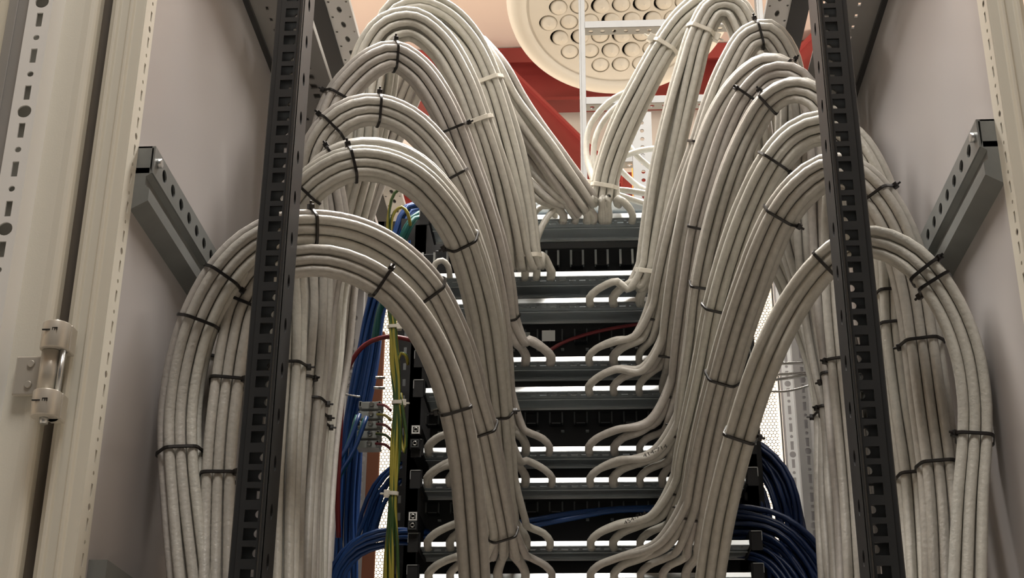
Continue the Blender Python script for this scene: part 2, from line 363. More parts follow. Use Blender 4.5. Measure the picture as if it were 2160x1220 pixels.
# depth rails on the side walls (C channel with oval holes)
for sg, X, pa, zoff in ((-1, X0, (268, 292), 0), (1, X1, (2130, 232), 0)):
    z1 = at(pa[0], pa[1], YF+.01)[2]; s_ = -sg; mb = MB()
    L = YR-YF-.024; hs = [(.030+.0265*k, 'c', .011, .0125) for k in range(int(L/.0265)-1)]
    A = (0, 0, 1) if sg < 0 else (0, 0, -1)
    O = (X+s_*.014, YF+.024, z1-.025) if sg < 0 else (X+s_*.014, YF+.024, z1)
    mb.perf(O, A, (0, 1, 0), [(0, .025, hs)], L, .0015)
    pr = [(.014, -.025), (.010, -.028), (.010, -.036), (.014, -.039), (.014, -.050), (.0, -.058), (0, -.020), (.0125, -.020)]
    mb.extrude([(X+s_*a_, 0, z1+b_) for a_, b_ in pr], (0, YF+.024, 0), (0, YR, 0))
    mb.box(min(X, X+s_*.014), max(X, X+s_*.014), YF+.024, YR, z1-.0015, z1)
    mb.box(min(X, X+s_*.0125), max(X, X+s_*.0125), YF+.024, YF+.026, z1-.025, z1)
    mb.build('depth_rail', 'galv', cab)
    mb = MB(); mb.cyl((X+s_*.014, YF+.034, z1-.011), (X+s_*.019, YF+.034, z1-.011), .004, 6); mb.build('rail_bolt', 'zinc', cab)
# lower side rail seen only as a sliver at the bottom left
z1 = at(160, 1175, YF+.02)[2]; MB().box(X0, X0+.014, YF+.03, YR, z1-.03, z1).build('lower_rail', 'galv', cab)
# top rails along the walls and inner top rails
def toprail(X, sg, z, w, yA, yB, edge, inner=False):
    s_ = -sg; mb = MB(); L = yB-yA
    h1 = [(.008+.022*k, 'r', .008 if not inner else .005, .0105) for k in range(int(L/.022)-1)]
    h2 = [(.019+.022*k, 'r', .003, .006) for k in range(int(L/.022)-1)]
    if s_ > 0: O, A = (X+w, yA, z), (-1, 0, 0)
    else: O, A = (X, yA, z), (-1, 0, 0)
    c = [(0, w*.22, []), (w*.22, w*.52, h1 if s_ > 0 else h2), (w*.52, w*.62, []), (w*.62, w*.85, h2 if s_ > 0 else h1), (w*.85, w, [])]
    mb.perf(O, A, (0, 1, 0), c, L, .002)
    mb.box(X+.001, X+w-.001, yA, yB, z+.006, z+.012); mb.build('top_rail', 'greyrail', cab)
    e0 = X-s_*edge if s_ > 0 else X; mb = MB()
    mb.box(min(X, X-s_*edge), max(X, X-s_*edge), yA, yB, z-.004, z+.03); mb.build('rail_edge', 'rail', cab)
for sg, X in ((-1, X0), (1, X1)):
    s_ = -sg
    toprail(X+s_*.006 if sg < 0 else X-.006, sg, ZT-.02, .06, YF+.05, YR+.05, .006)
zi = 2.03
xi0 = at(655, 0, (zi-1)/(at(655, 0, 1)[2]-1))[0]; xi1 = at(1700, 0, (zi-1)/(at(1700, 0, 1)[2]-1))[0]
def inner_top(xe, sg):
    s_ = -sg; yA, yB = 1.25, 2.15; L = yB-yA
    MB().box(min(xe-s_*.006, xe+s_*.017), max(xe-s_*.006, xe+s_*.017), yA, yB, zi-.002, zi+.035).build('inner_rail_edge', 'black', cab)
    h1 = [(.01+.033*k, 'c', .006, .014) for k in range(int(L/.033)-1)]; h2 = [(.026+.033*k, 'c', .003, .004) for k in range(int(L/.033)-1)]
    w = .03; O = (xe+.017+w, yA, zi) if s_ > 0 else (xe-.017, yA, zi)
    MB().perf(O, (-1, 0, 0), (0, 1, 0), [(0, .008, h2), (.008, .022, h1), (.022, .030, h2)], L, .002).box(O[0]-.029, O[0]-.001, yA, yB, zi+.006, zi+.012).build('inner_top_rail', 'greyrail', cab)
inner_top(xi0, -1); inner_top(xi1, 1)
# rear frame posts
for sg, X in ((-1, X0), (1, X1)):
    s_ = -sg
    def strip_(xo, yo, w, sl, m='greyrail', name='rear_post_strip'):
        a0 = X+s_*xo; a1 = a0+s_*w; lo_ = min(a0, a1); mb = MB(); mb.perf((lo_, yo, ZB), (1, 0, 0), (0, 0, 1), [(0, w, sl)], ZT-ZB, .0015); mb.build(name, m, cab)
    S1 = slots(1.36, True, .026, .0045, .0125, .0045, .009)
    strip_(-.0, YR-.03, .013, S1)
    mb = MB()
    prr = [(.013, -.03), (.0145, -.022), (.016, -.03), (.018, -.022), (.020, -.03), (.022, -.022), (.024, -.02), (.024, .0)]
    mb.extrude([(X+s_*a_, YR+b_, 0) for a_, b_ in prr]+[(X+s_*.013, YR, 0)], (0, 0, ZB), (0, 0, ZT)); mb.build('rear_post', 'greyrail', cab)
    strip_(.024, YR-.01, .012, S1)
    MB().box(min(X+s_*.036, X+s_*.042), max(X+s_*.036, X+s_*.042), YR-.01, YR+.02, ZB, ZT).build('rear_post_web', 'greyrail', cab)
    strip_(.042, YR+.005, .014, S1, 'strip' if sg > 0 else 'greyrail')
    # rear corner closing plate
    MB().box(min(X, X+s_*.056), max(X, X+s_*.056), YR+.03, YR+.035, ZB, ZT).build('rear_corner', 'wall', cab)
# perforated rear door: two honeycomb strips in a solid door
YD = 2.03; zd0, zd1 = ZB, at(800, 470, YD)[2]
def honey(x0, x1, z0, z1):
    mb = MB(); pt = .0052; r_ = pt*.455
    ny = int((z1-z0)/(pt*.866)); nx = int((x1-x0)/pt)
    for j in range(ny):
        for i in range(nx):
            x, z = x0+pt*(i+.5*(j % 2)), z0+pt*.866*j
            o2 = []; inn = []
            for k in range(12):
                t = PI/6+k*PI/6; q = ((t-PI/6) % (PI/3))-PI/6; rr = pt/2/math.cos(q); o2.append((x+rr*math.sin(t-PI/6+PI/6), YD, z+rr*math.cos(t))); inn.append((x+r_*math.sin(t), YD, z+r_*math.cos(t)))
            # hexagon with pointy top
            o2 = []
            for k in range(12):
                t = k*PI/6; q = ((t) % (PI/3))-PI/6; rr = pt/math.sqrt(3)*math.cos(PI/6)/math.cos(q); o2.append((x+rr*math.sin(t), YD, z+rr*math.cos(t)))
            inn = [(x+r_*math.sin(k*PI/6), YD, z+r_*math.cos(k*PI/6)) for k in range(12)]
            mb.add(o2+inn, [(k, (k+1) % 12, 12+(k+1) % 12, 12+k) for k in range(12)])
    return mb
hxA0, hxA1 = at(772, 950, YD)[0], at(838, 950, YD)[0]; hxB0, hxB1 = at(1585, 900, YD)[0], at(1650, 900, YD)[0]
zv0, zv1 = at(800, 1235, YD)[2], at(800, 560, YD)[2]
honey(hxA0, hxA1, zv0, zv1).build('perforated_rear_door', 'railin', cab)['label'] = 'left honeycomb strip of the rear door'
honey(hxB0, hxB1, zv0, zv1).build('perforated_rear_door', 'railin', cab)['label'] = 'right honeycomb strip of the rear door'
mb = MB(); mb.box(X0+.05, hxA0, YD-.004, YD, zd0, zd1); mb.box(hxA1, hxB0, YD-.004, YD, zd0, zd1-.10); mb.box(hxB1, X1-.05, YD-.004, YD, zd0, zd1); mb.box(hxA0, hxA1, YD-.004, YD, zv1, zd1); mb.box(hxB0, hxB1, YD-.004, YD, zv1, zd1)
mb.build('rear_door_panel', 'railin', cab)

# ------------------------------------------------------------------ black mounting rails in front
YP = 1.06
def zholes(L, pitch):
    out = []; v = .012; k = 0
    while v < L-.02: out.append((v, 'r', .0105, .0095)); v += (.0142, .0142, .0172)[k % 3]; k += 1
    return out
def mounting_rail(pxs, y_ref, sg, label):
    # pxs: outer edge, face start, face end, bright bend end, flange end (at image row y_ref)
    x = [at(q, y_ref, YP)[0] for q in pxs]; o = empty('mounting_rail', label, 'rack rail', (x[2], YP, ZB)); L = ZT-ZB+.1
    lo_, hi_ = min(x[1], x[2]), max(x[1], x[2]); w = hi_-lo_; m_ = .010
    H = zholes(L, 0)
    if sg < 0: c = [(0, w-m_-.004, []), (w-m_-.004, w-.0015, H), (w-.0015, w, [])]
    else: c = [(0, .0015, []), (.0015, m_+.004, H), (m_+.004, w, [])]
    MB().perf((lo_, YP, ZB), (1, 0, 0), (0, 0, 1), c, L, .0022).build('rail_face', 'rail', o)
    MB().box(min(x[0], x[1]), max(x[0], x[1]), YP+.003, YP+.022, ZB, ZB+L).build('outer_flange', 'rail', o, .001)
    a_, b_ = min(x[2], x[3]), max(x[2], x[3])
    MB().box(a_, b_, YP-.0045, YP+.002, ZB, ZB+L).build('front_bend', 'rail', o, .0015)
    # inner side flange with round holes
    hs = [(.03+.039*k, 'c', .008, .013) for k in range(int(L/.039)-1)]
    xx = x[3]; A = (0, 1, 0) if sg < 0 else (0, -1, 0)
    MB().perf((xx, YP-.003 if sg < 0 else YP+.039, ZB), A, (0, 0, 1), [(0, .012, []), (.012, .030, hs), (.030, .042, [])] if sg < 0 else [(0, .012, []), (.012, .030, hs), (.030, .042, [])], L, .002).build('inner_flange', 'face', o)
    # return plate behind the square holes, with offset round and square openings
    hb = []; v = .015
    k = 0
    while v < L-.02: hb.append((v, 'c' if k % 4 else 'r', .0055, .0065)); v += .0152; k += 1
    MB().perf((lo_, YP+.014, ZB), (1, 0, 0), (0, 0, 1), [(0, w*.45, []), (w*.45, w*.9, hb), (w*.9, w, [])] if sg < 0 else [(0, w*.12, []), (w*.12, w*.55, hb), (w*.55, w, [])], L, .0015).build('return_plate', 'railin', o)
mounting_rail((531, 545, 589, 598, 598), 600, -1, 'black square-hole mounting rail standing left, in front of the arched cables')
mounting_rail((1850, 1836, 1786, 1778, 1778), 600, 1, 'black square-hole mounting rail standing right, in front of the arched cables')

# ------------------------------------------------------------------ equipment trays and patch panels
YT, YP2 = 1.66, 1.725
EX0, EX1 = at(893, 900, YT)[0], at(1568, 900, YT)[0]
rows = [450, 571, 627, 751, 814, 941, 1007, 1141, 1209]
names = ['topmost', 'second', 'third', 'fourth', 'fifth', 'sixth', 'seventh', 'eighth', 'lowest']
def zrow(py, Y=YT): return at(1205, py, Y)[2]
for i, ry in enumerate(rows):
    zt = zrow(ry); zl = zrow(ry+13)
    o = empty('cable_tray', '%s steel cable tray of the central equipment stack, counted from the top' % names[i], 'cable tray', (0, YT, zl), 'steel cable trays of the equipment stack')
    tl = .0021
    mb = MB(); h = zt-zl; mb.add([(EX0, YT, zl), (EX1, YT, zl), (EX1, YT+.003, zt), (EX0, YT+.003, zt), (EX0, YT+.0015, zl), (EX1, YT+.0015, zl), (EX1, YT+.0045, zt), (EX0, YT+.0045, zt)],
                                [(0, 1, 2, 3), (7, 6, 5, 4), (3, 2, 6, 7), (0, 4, 5, 1), (0, 3, 7, 4), (1, 5, 6, 2)])
    for k_ in range(int((EX1-EX0)/.0125)-1):
        xk = EX0+.008+.0125*k_
        if k_ % 4 == 3: continue
        mb.obox((xk, YT+.0065, zl-.0022), (.0028+.0012*(k_ % 2), 0, 0), (0, .0004, .0009), (0, .0003, 0))
    mb.build('front_lip', 'zinc', o)
    nS = int((EX1-EX0)/.0125)
    s1 = [(.008+.0125*k, 'r', .0028, .008) for k in range(nS)]; s2 = [(.0142+.0125*k, 'r', .003, .003) for k in range(nS)]
    mb = MB(); L = EX1-EX0
    # deck seen from below: A x B must point down
    mb.perf((EX0, YT, zl), (0, -1, 0), (1, 0, 0), [(-.062, -.020, []), (-.020, -.014, []), (-.014, -.0095, s1), (-.0095, -.0075, []), (-.0075, -.003, s2), (-.003, 0, [])], L, -.0012)
    mb.build('deck', 'deck', o)
    mb = MB(); mb.box(EX0, EX1, YT+.024, YT+.0275, zl-.0022, zl-.0004); mb.build('stiffening_rib', 'deck', o, .0005)
    mb = MB(); mb.box(EX0, EX1, YT+.0605, YT+.063, zl-.0025, zl+.001); mb.build('rear_edge', 'zinc', o, .0004)
    for xx, s_ in ((EX0, -1), (EX1, 1)):
        mb = MB(); mb.box(xx-.0012, xx+.0012, YT-.004, YT+.062, zl-.004, zl+.017); mb.build('end_bracket', 'black', o, .0005)
        mb = MB(); mb.box(xx-.0135 if s_ < 0 else xx+.001, xx-.001 if s_ < 0 else xx+.0135, YT-.005, YT-.003, zl-.006, zl+.016)
        mb.build('end_plate', 'face', o)
        mb = MB(); a_ = xx-.0135 if s_ < 0 else xx+.001; b_ = a_+.0125
        mb.box(a_, b_, YT-.0058, YT-.005, zl+.0155, zl+.0165); mb.box(a_ if s_ < 0 else b_-.0008, a_+.0008 if s_ < 0 else b_, YT-.0058, YT-.005, zl+.005, zl+.0165); mb.build('plate_rim', 'zinc', o)
# patch panels in the dark gaps
gaps = [(525, 575, 0), (684, 756, 1), (790, 815, 9), (857, 946, 2), (975, 1007, 9), (1047, 1146, 3), (1178, 1212, 9), (618, 630, 9)]
pn = ['uppermost', 'second', 'third', 'lowest']
bk = MB().box(EX0-.03, EX1+.03, YP2+.02, YP2+.03, zrow(1260, YP2), zrow(455, YP2))
tag(bk.build('backing_plate', 'face'), 'wide black backing plate behind the patch panels', 'plate')
for (a_, b_, k) in gaps:
    za, zb_ = zrow(a_-4, YP2), zrow(b_+30, YP2)
    if k == 9: continue
    o = empty('patch_panel', '%s black patch panel with rear jack housings between two cable trays' % pn[k], 'patch panel', (0, YP2, zb_), 'black patch panels of the equipment stack')
    MB().box(EX0, EX1, YP2+.004, YP2+.012, zb_, za).build('panel_face', 'face', o, .0008)
    pj = {0: (532, 562), 1: (698, 722), 2: (873, 895), 3: (1062, 1082)}[k]
    z0_, z1_ = zrow(pj[1], YP2-.008), zrow(pj[0], YP2-.008)
    for x_px in range(905, 1560, 52):
        x_ = at(x_px+ (8 if k else 0), pj[0], YP2-.008)[0]; w_ = .0078
        mb = MB(); mb.box(x_-w_, x_+w_, YP2-.010, YP2+.004, z0_, z1_)
        j = mb.build('jack_housing', 'black', o, .001)
        mb = MB(); 
        for s_ in (-1, 1):
            cw = .0014 if k == 0 else .0009; mb.box(x_+s_*w_-cw, x_+s_*w_+cw, YP2-.0125, YP2-.004, z0_+.0005, z1_+.001)
        mb.build('jack_clip', 'zinc' if k == 0 else 'railin', j).location = (0, 0, 0)
        if k >= 2: MB().box(x_-w_*.7, x_+w_*.7, YP2-.0112, YP2-.010, z0_, z0_+.0012).build('jack_rim', 'railin', j).location = (0, 0, 0)
        if k in (1, 2, 3):
            zz = zrow(pj[1]+14, YP2-.002); MB().box(x_+.006, x_+.010, YP2-.002, YP2+.005, zz-.001, zz+.001).build('contact', 'galv', j).location = (0, 0, 0)
# loose light label plates on the second panel
for (xx, yy, w_) in ((1157, 708, .0085), (1105, 712, .008), (1068, 718, .005)):
    q = at(xx, yy, YP2-.013); tag(MB().box(q[0]-w_, q[0]+w_, YP2-.0135, YP2-.0128, q[2]-.008, q[2]+.007).build('jack_cover', 'strip' if xx != 1105 else 'term', None, .0006), {1157: 'square white jack cover on the second patch panel, right of two others', 1105: 'grey jack cover on the second patch panel, half behind a drooping cable', 1068: 'small white jack cover beside the left cable tie'}[xx], 'jack cover')
# top cap of equipment
tag(MB().box(at(1100, 440, 1.70)[0], at(1400, 440, 1.70)[0], 1.70, 1.78, zrow(447, 1.70), zrow(425, 1.70)).build('top_cover', 'deck', None, .002), 'blue-grey steel cover lying on top of the equipment stack', 'cover')

# rear equipment rails, black
YQ = 1.745
for (xa_, xb_, sd) in ((832, 886, 'left'), (1548, 1592, 'right')):
    x0_, x1_ = at(xa_, 900, YQ)[0], at(xb_, 900, YQ)[0]; L = zrow(455, YQ)-zrow(1260, YQ)
    o = empty('equipment_rail', 'black upright rack rail at the %s end of the equipment stack' % sd, 'rack rail', (x0_, YQ, zrow(1260, YQ)))
    hs = [(.012+.0222*k, 'r', .004, .010) for k in range(int(L/.0222)-1)]
    MB().perf((x0_, YQ, zrow(1260, YQ)), (1, 0, 0), (0, 0, 1), [(0, .006, []), (.006, .014, hs), (.014, x1_-x0_, [])], L, .002).build('rail_face', 'face', o)
    MB().box(x0_-.002, x0_, YQ, YQ+.03, zrow(1260, YQ), zrow(455, YQ)).build('side_flange', 'face', o)
fas = [(877, 907), (875, 936), (871, 1090), (870, 1109)]
fl_ = ['upper white-rimmed square cage nut on the left rack rail, upper pair', 'lower dim square cage nut on the left rack rail, upper pair', 'white-rimmed square cage nut on the left rack rail, lower pair', 'dim square cage nut below the bright one, lower pair on the left rack rail']
for (q, l_) in zip(fas, fl_):
    c_ = at(*q, YT-.012); o = empty('cage_nut', l_, 'cage nut', tuple(c_))
    mb = MB(); 
    for (a_, b_, c2, d_) in ((-.0048, -.0034, -.005, .005), (.0034, .0048, -.005, .005), (-.0034, .0034, -.005, -.0036), (-.0034, .0034, .0036, .005)): mb.box(c_[0]+a_, c_[0]+b_, c_[1]-.001, c_[1]+.001, c_[2]+c2, c_[2]+d_)
    mb.build('cage', 'strip' if q[1] in (907, 1090) else 'railin', o)
    MB().tube([c_+np.array([.0023*math.cos(t), -.0012, .0023*math.sin(t)]) for t in np.linspace(0, 2*PI, 13)[:-1]], .0007, 6, True).build('nut', 'screw', o)
    MB().box(c_[0]-.006, c_[0]+.006, c_[1]+.001, YQ, c_[2]-.0062, c_[2]+.0062).build('mounting_lug', 'black', o)
# ------------------------------------------------------------------ cable bundles
CR = .0045
def packing(nw, nd):
    out = []
    rows_ = {4: (3, 4, 3), 3: (3, 2, 3, 2)}.get(nw, [nw-(j % 2) for j in range(nd)])
    for j, m in enumerate(rows_):
        for i in range(m): out.append(((i-(m-1)/2)*2.04*CR, (j-(len(rows_)-1)/2)*1.78*CR))
    return out
def smooth_noise(n, k, amp):
    kn = rng.uniform(-1, 1, k+3); x = np.linspace(0, k, n); i = np.minimum(x.astype(int), k); t = x-i; t = t*t*(3-2*t)
    return amp*(kn[i]*(1-t)+kn[i+1]*t)
def make_tie(o, mname, S, Uv, Vv, offs, head=0., hs=1., wd=.0030):
    cs = [(a+math.cos(t)*(CR+.0007), b+math.sin(t)*(CR+.0007)) for a, b in offs for t in np.linspace(0, 2*PI, 12, endpoint=False)]
    H = hull(cs); H = np.array(H); T = np.cross(Uv, Vv); T /= np.linalg.norm(T); n = len(H); vs = []
    ctr = H.mean(0)
    for q in H:
        d = q-ctr; d = d/np.linalg.norm(d)
        for (e, w_) in ((-.0003, -1), (.0011, -.8), (.0011, .8), (-.0003, 1)):
            g = q+d*e; vs.append(S+Uv*g[0]+Vv*g[1]+T*w_*wd/2)
    fs = [(i*4+k, i*4+(k+1) % 4, ((i+1) % n)*4+(k+1) % 4, ((i+1) % n)*4+k) for i in range(n) for k in range(4)]
    mb = MB(); mb.add(vs, fs); t_ = mb.build('cable_tie', mname, o)
    dd = np.array([math.cos(head), math.sin(head)]); j = max(range(n), key=lambda i: (H[i]-ctr) @ dd); q = H[j]; d = q-ctr; d /= np.linalg.norm(d)
    hc = S+Uv*(q[0]+d[0]*.0015)+Vv*(q[1]+d[1]*.0015); D = Uv*d[0]+Vv*d[1]; E_ = np.cross(T, D)
    mb = MB(); mb.obox(hc, D*.0024*hs, E_*.0026*hs, T*.0027*hs); mb.obox(hc+D*.003*hs, D*.0026*hs, E_*.0006, T*.0012); mb.build('tie_head', mname, t_, .0007)
def bundle(label, path, nw, nd, ties=(), fans=(), m='cable', drop=0, spread=1.0, group=None, r=None, name='cable_bundle', cat='cable bundle', cname='cable', wob=.18, step=.010):
    """path: (px,py,Y[,spread]); ties: (px,py[,mat,headangle]); fans: list of (row_py,[port px...],side)"""
    W = [list(at(q[0], q[1], q[2]))+[q[3] if len(q) > 3 else spread] for q in path]
    S4 = crom(W, step); S = S4[:, :3]; sp = S4[:, 3]; n = len(S)
    T = np.gradient(S, axis=0); T /= np.linalg.norm(T, axis=1)[:, None]
    V0 = S-C; V0 /= np.linalg.norm(V0, axis=1)[:, None]
    Uv = np.cross(T, V0); Uv /= np.linalg.norm(Uv, axis=1)[:, None]; Vv = np.cross(Uv, T); sg = np.sign((Vv*V0).sum(1)); Vv *= sg[:, None]
    offs = packing(nw, nd)
    if drop: offs = offs[:len(offs)-drop]
    o = empty(name, label, cat, tuple(S[n//2]), group)
    k = max(3, n//16); paths = []
    tw = smooth_noise(n, max(2, k//2), .16)
    # ties pull the bundle tight
    tidx = []
    PP = np.array([proj(s) for s in S])
    for t in ties: tidx.append(int(np.argmin(((PP-np.array(t[:2]))**2).sum(1))))
    loose = np.ones(n)
    for i in tidx: loose *= 1-np.exp(-((np.arange(n)-i)/7.)**2)
    for c_, (a, b) in enumerate(offs):
        jx = smooth_noise(n, k, wob*CR)*(.25+.75*loose); jy = smooth_noise(n, k, wob*CR)*(.25+.75*loose)
        fac = 1+(sp-1)*loose+.05*loose
        ca, sa = np.cos(tw), np.sin(tw)
        A_, B_ = (a*ca-b*sa)*fac+jx, (a*sa+b*ca)*fac+jy
        paths.append((A_, B_))
    P3 = [S+Uv*A_[:, None]+Vv*B_[:, None] for A_, B_ in paths]
    mats = [m]*6+['cable2', 'cable3'] if m == 'cable' else [m]
    # fan-outs
    assign = {}
    if fans:
        P3 = [q[::-1] for q in P3]
        order = sorted(range(len(P3)), key=lambda i: (proj(P3[i][-1])[0], offs[i][1]))
        ports = []
        for fan in fans:
            for x in fan[1]: ports.append((x, fan[0], fan[2] if len(fan) > 2 else None))
        ports.sort(key=lambda q: q[0])
        for idx, i in enumerate(order):
            assign[i] = ports[int(idx*len(ports)/len(order))]
    for i, P_ in enumerate(P3):
        if i in assign:
            x, ry, yy = assign[i]; e = P_[-1]; pe = proj(e); dx = x-pe[0]; sgn = 1 if dx > 0 else -1
            jit = rng.uniform(-3, 3)
            ex = x+jit; far = min(1, abs(dx)/90)
            drop_ = ry-pe[1]
            q1 = at(pe[0]+dx*.28, pe[1]+drop_*(.42+.1*far)+4*rng.uniform(-1, 1), e[1]+(YT-e[1])*.35-.004)
            q2 = at(ex-sgn*56*far, ry-30-6*rng.uniform(0, 1), YT-.020-.006*rng.uniform(0, 1))
            q3 = at(ex-sgn*14*far, ry-15, YT-.013); q4 = at(ex+sgn*2, ry+2, YT-.0055); q5 = at(ex, ry+17, YT+.006)
            cut = P_[:-2]
            tail = crom([P_[-6], P_[-3], q1, q2, q3, q4, q5], .006)
            j = int(np.argmin(((tail-P_[-3])**2).sum(1))); P_ = np.vstack([P_[:-3], tail[j:]])
        mb = MB(); mb.tube(P_, r or CR, 10); mm = mats[rng.randint(len(mats))]
        mb.build(cname, mm, o)
    for t, i in zip(ties, tidx):
        mn = t[2] if len(t) > 2 else 'tie'; ha = t[3] if len(t) > 3 else (PI*.85 if rng.rand() < .5 else .15*PI*-1)
        make_tie(o, mn, S[i], Uv[i], Vv[i], [(A_[i], B_[i]) for A_, B_ in paths], ha, 1.0 if mn == 'tie' else 1.9, .003 if mn == 'tie' else .0058)
    return o
LP = [905, 950, 1000, 1052, 1108, 1160]
RP = [1246, 1296, 1352, 1400, 1448, 1495]
G1, G2 = 'tied grey cable bundles arching left', 'tied grey cable bundles arching right'
rt, lt = -.1, PI+.1
# --- left side
bundle('lowest left grey cable arch, running off the bottom edge behind the left black rail',
       [(1003, 1290, 1.36), (998, 1200, 1.33), (990, 1090, 1.30), (978, 970, 1.27), (957, 862, 1.24), (925, 765, 1.22), (878, 678, 1.20), (820, 612, 1.18), (755, 572, 1.165), (690, 553, 1.155), (625, 555, 1.15), (560, 580, 1.15), (515, 645, 1.155), (492, 735, 1.155), (480, 812, 1.155), (469, 900, 1.15), (461, 1012, 1.145), (458, 1100, 1.14), (455, 1290, 1.12)],
       3, 3, [(958, 862, 'tie', lt*0+.2), (790, 592, 'tie', PI), (481, 812), (460, 1013), (500, 640)], group=G1, m='cable')
bundle('second left grey cable arch, outer leg bulging against the left grey side panel',
       [(1061, 1140, 1.56), (1040, 1030, 1.50), (1018, 920, 1.44), (998, 850, 1.40), (968, 745, 1.34), (932, 660, 1.29), (905, 612, 1.265), (862, 565, 1.24), (805, 523, 1.21), (735, 494, 1.18), (655, 484, 1.155), (590, 492, 1.14), (530, 522, 1.132), (470, 585, 1.13), (420, 680, 1.135), (392, 780, 1.14), (380, 870, 1.14), (380, 957, 1.135), (388, 1060, 1.13), (412, 1290, 1.115)],
       4, 3, [(1060, 1130), (1015, 900, 'tie', PI*.5), (908, 614, 'tie', -.1), (655, 484, 'tie', PI), (462, 595, 'tie', 0), (420, 680, 'tie', 0), (380, 957, 'tie', 0)], [(1209, LP)], group=G1)
bundle('thin grey cable bundle hanging between the two outer left legs, left of the black rail',
       [(610, 560, 1.24), (560, 575, 1.22), (510, 610, 1.20), (468, 680, 1.19), (447, 740, 1.19), (436, 800, 1.185), (428, 900, 1.18), (424, 1000, 1.175), (430, 1100, 1.17), (440, 1290, 1.15)],
       3, 3, [(436, 775, 'tie', 0), (424, 1036, 'tie', 0), (500, 625, 'tie', PI)], group=G1, m='cable2')
bundle('third left grey cable arch, tied at its crest, left of the yellow wire loops',
       [(1060, 1045, 1.60), (1055, 960, 1.57), (1048, 870, 1.53), (1036, 770, 1.47), (1018, 660, 1.41), (992, 560, 1.36), (965, 490, 1.32), (925, 430, 1.29), (872, 378, 1.265), (810, 350, 1.25), (743, 346, 1.235), (692, 366, 1.235), (645, 402, 1.24), (615, 450, 1.25), (604, 540, 1.265), (608, 660, 1.28), (606, 775, 1.28), (598, 900, 1.27), (590, 1050, 1.25), (585, 1290, 1.22)],
       4, 3, [(1048, 868, 'tie', PI), (972, 503, 'tie', 0), (742, 346, 'tie', PI), (643, 402, 'tie', PI*.9), (606, 775, 'tie', 0)], [(1141, LP)], group=G1, m='cable3')
bundle('fourth left grey cable arch, half hidden above and behind the third one',
       [(1058, 930, 1.62), (1052, 860, 1.585), (1045, 760, 1.53), (1032, 660, 1.47), (1008, 560, 1.42), (975, 470, 1.375), (930, 402, 1.34), (880, 352, 1.32), (825, 325, 1.30), (765, 318, 1.29), (705, 335, 1.29), (665, 372, 1.295), (642, 430, 1.31), (634, 520, 1.325), (640, 640, 1.335), (628, 808, 1.33), (616, 950, 1.315), (608, 1080, 1.30), (603, 1290, 1.26)],
       3, 3, [(712, 330, 'tie', PI), (622, 808, 'tie', 0)], [(1007, LP)], group=G1, m='cable')
bundle('fifth left grey cable arch, crest tied twice and lit, a gap of light above it',
       [(1056, 860, 1.63), (1052, 790, 1.60), (1044, 700, 1.55), (1028, 600, 1.50), (1004, 500, 1.45), (975, 415, 1.415), (955, 372, 1.40), (912, 305, 1.385), (858, 255, 1.37), (798, 232, 1.36), (745, 238, 1.35), (700, 268, 1.35), (668, 320, 1.355), (655, 400, 1.37), (662, 500, 1.385), (664, 640, 1.40), (650, 850, 1.395), (635, 1000, 1.37), (622, 1290, 1.31)],
       4, 3, [(957, 374, 'tie', 0), (797, 231, 'tie', PI), (697, 272, 'tie', PI), (650, 850, 'tie', 0)], [(941, LP)], group=G1)
bundle('sixth left grey cable arch, steep, its black tie at the crest below the white-tied bundles',
       [(1068, 700, 1.63), (1064, 668, 1.615), (1056, 600, 1.58), (1036, 510, 1.54), (1008, 420, 1.50), (980, 340, 1.475), (955, 272, 1.455), (922, 205, 1.44), (880, 148, 1.43), (832, 118, 1.42), (790, 130, 1.41), (748, 165, 1.41), (714, 208, 1.41), (690, 275, 1.41), (688, 370, 1.425), (702, 480, 1.445), (678, 640, 1.455), (655, 880, 1.45), (638, 1050, 1.42), (628, 1290, 1.36)],
       4, 3, [(1064, 668, 'tie', 0), (956, 273, 'tie', PI), (830, 118, 'tie', PI), (713, 207, 'tie', PI), (665, 885, 'tie', 0)], [(751, [1052, 1108, 1160, 1160])], group=G1, m='cable2')
bundle('top left grey cable loop held by the lower of two white ties',
       [(1085, 560, 1.62), (1080, 520, 1.61), (1064, 440, 1.58), (1040, 350, 1.55), (1008, 255, 1.525), (975, 170, 1.51), (925, 90, 1.50), (872, 52, 1.49), (820, 62, 1.48), (785, 110, 1.48), (765, 190, 1.48), (758, 300, 1.49), (728, 420, 1.50), (694, 560, 1.51), (676, 760, 1.51), (660, 900, 1.50), (645, 1080, 1.47), (635, 1290, 1.41)],
       4, 3, [(1003, 248, 'wtie', 0), (662, 905, 'tie', 0)], [(571, [1000, 1052, 1075, 1108, 1160])], group=G1, m='cable3', wob=.5, spread=1.12)
bundle('topmost left grey cable loop held by the upper white tie, curving closest to the diffuser',
       [(1112, 560, 1.63), (1108, 500, 1.62), (1092, 400, 1.60), (1066, 290, 1.58), (1030, 172, 1.56), (990, 90, 1.55), (940, 38, 1.54), (885, 16, 1.53), (840, 30, 1.53), (815, 90, 1.53), (805, 180, 1.54), (780, 300, 1.56), (745, 430, 1.57), (700, 600, 1.58), (688, 760, 1.57), (670, 900, 1.55), (655, 1080, 1.52), (645, 1290, 1.46)],
       4, 3, [(1030, 170, 'wtie', 0), (1104, 545, 'wtie', 0)], [(571, [1060, 1108, 1130, 1160])], group=G1, m='cable3', wob=.5, spread=1.1)
bundle('slack grey cables slanting from the upper white tie down right to the topmost tray',
       [(975, 70, 1.60), (1010, 108, 1.595), (1040, 150, 1.59), (1075, 215, 1.60), (1125, 290, 1.61), (1175, 355, 1.62), (1215, 405, 1.635), (1240, 440, 1.65)], 4, 3, [], [(452, [1186, 1212, 1238, 1250])], m='cable', wob=.9, spread=1.15)
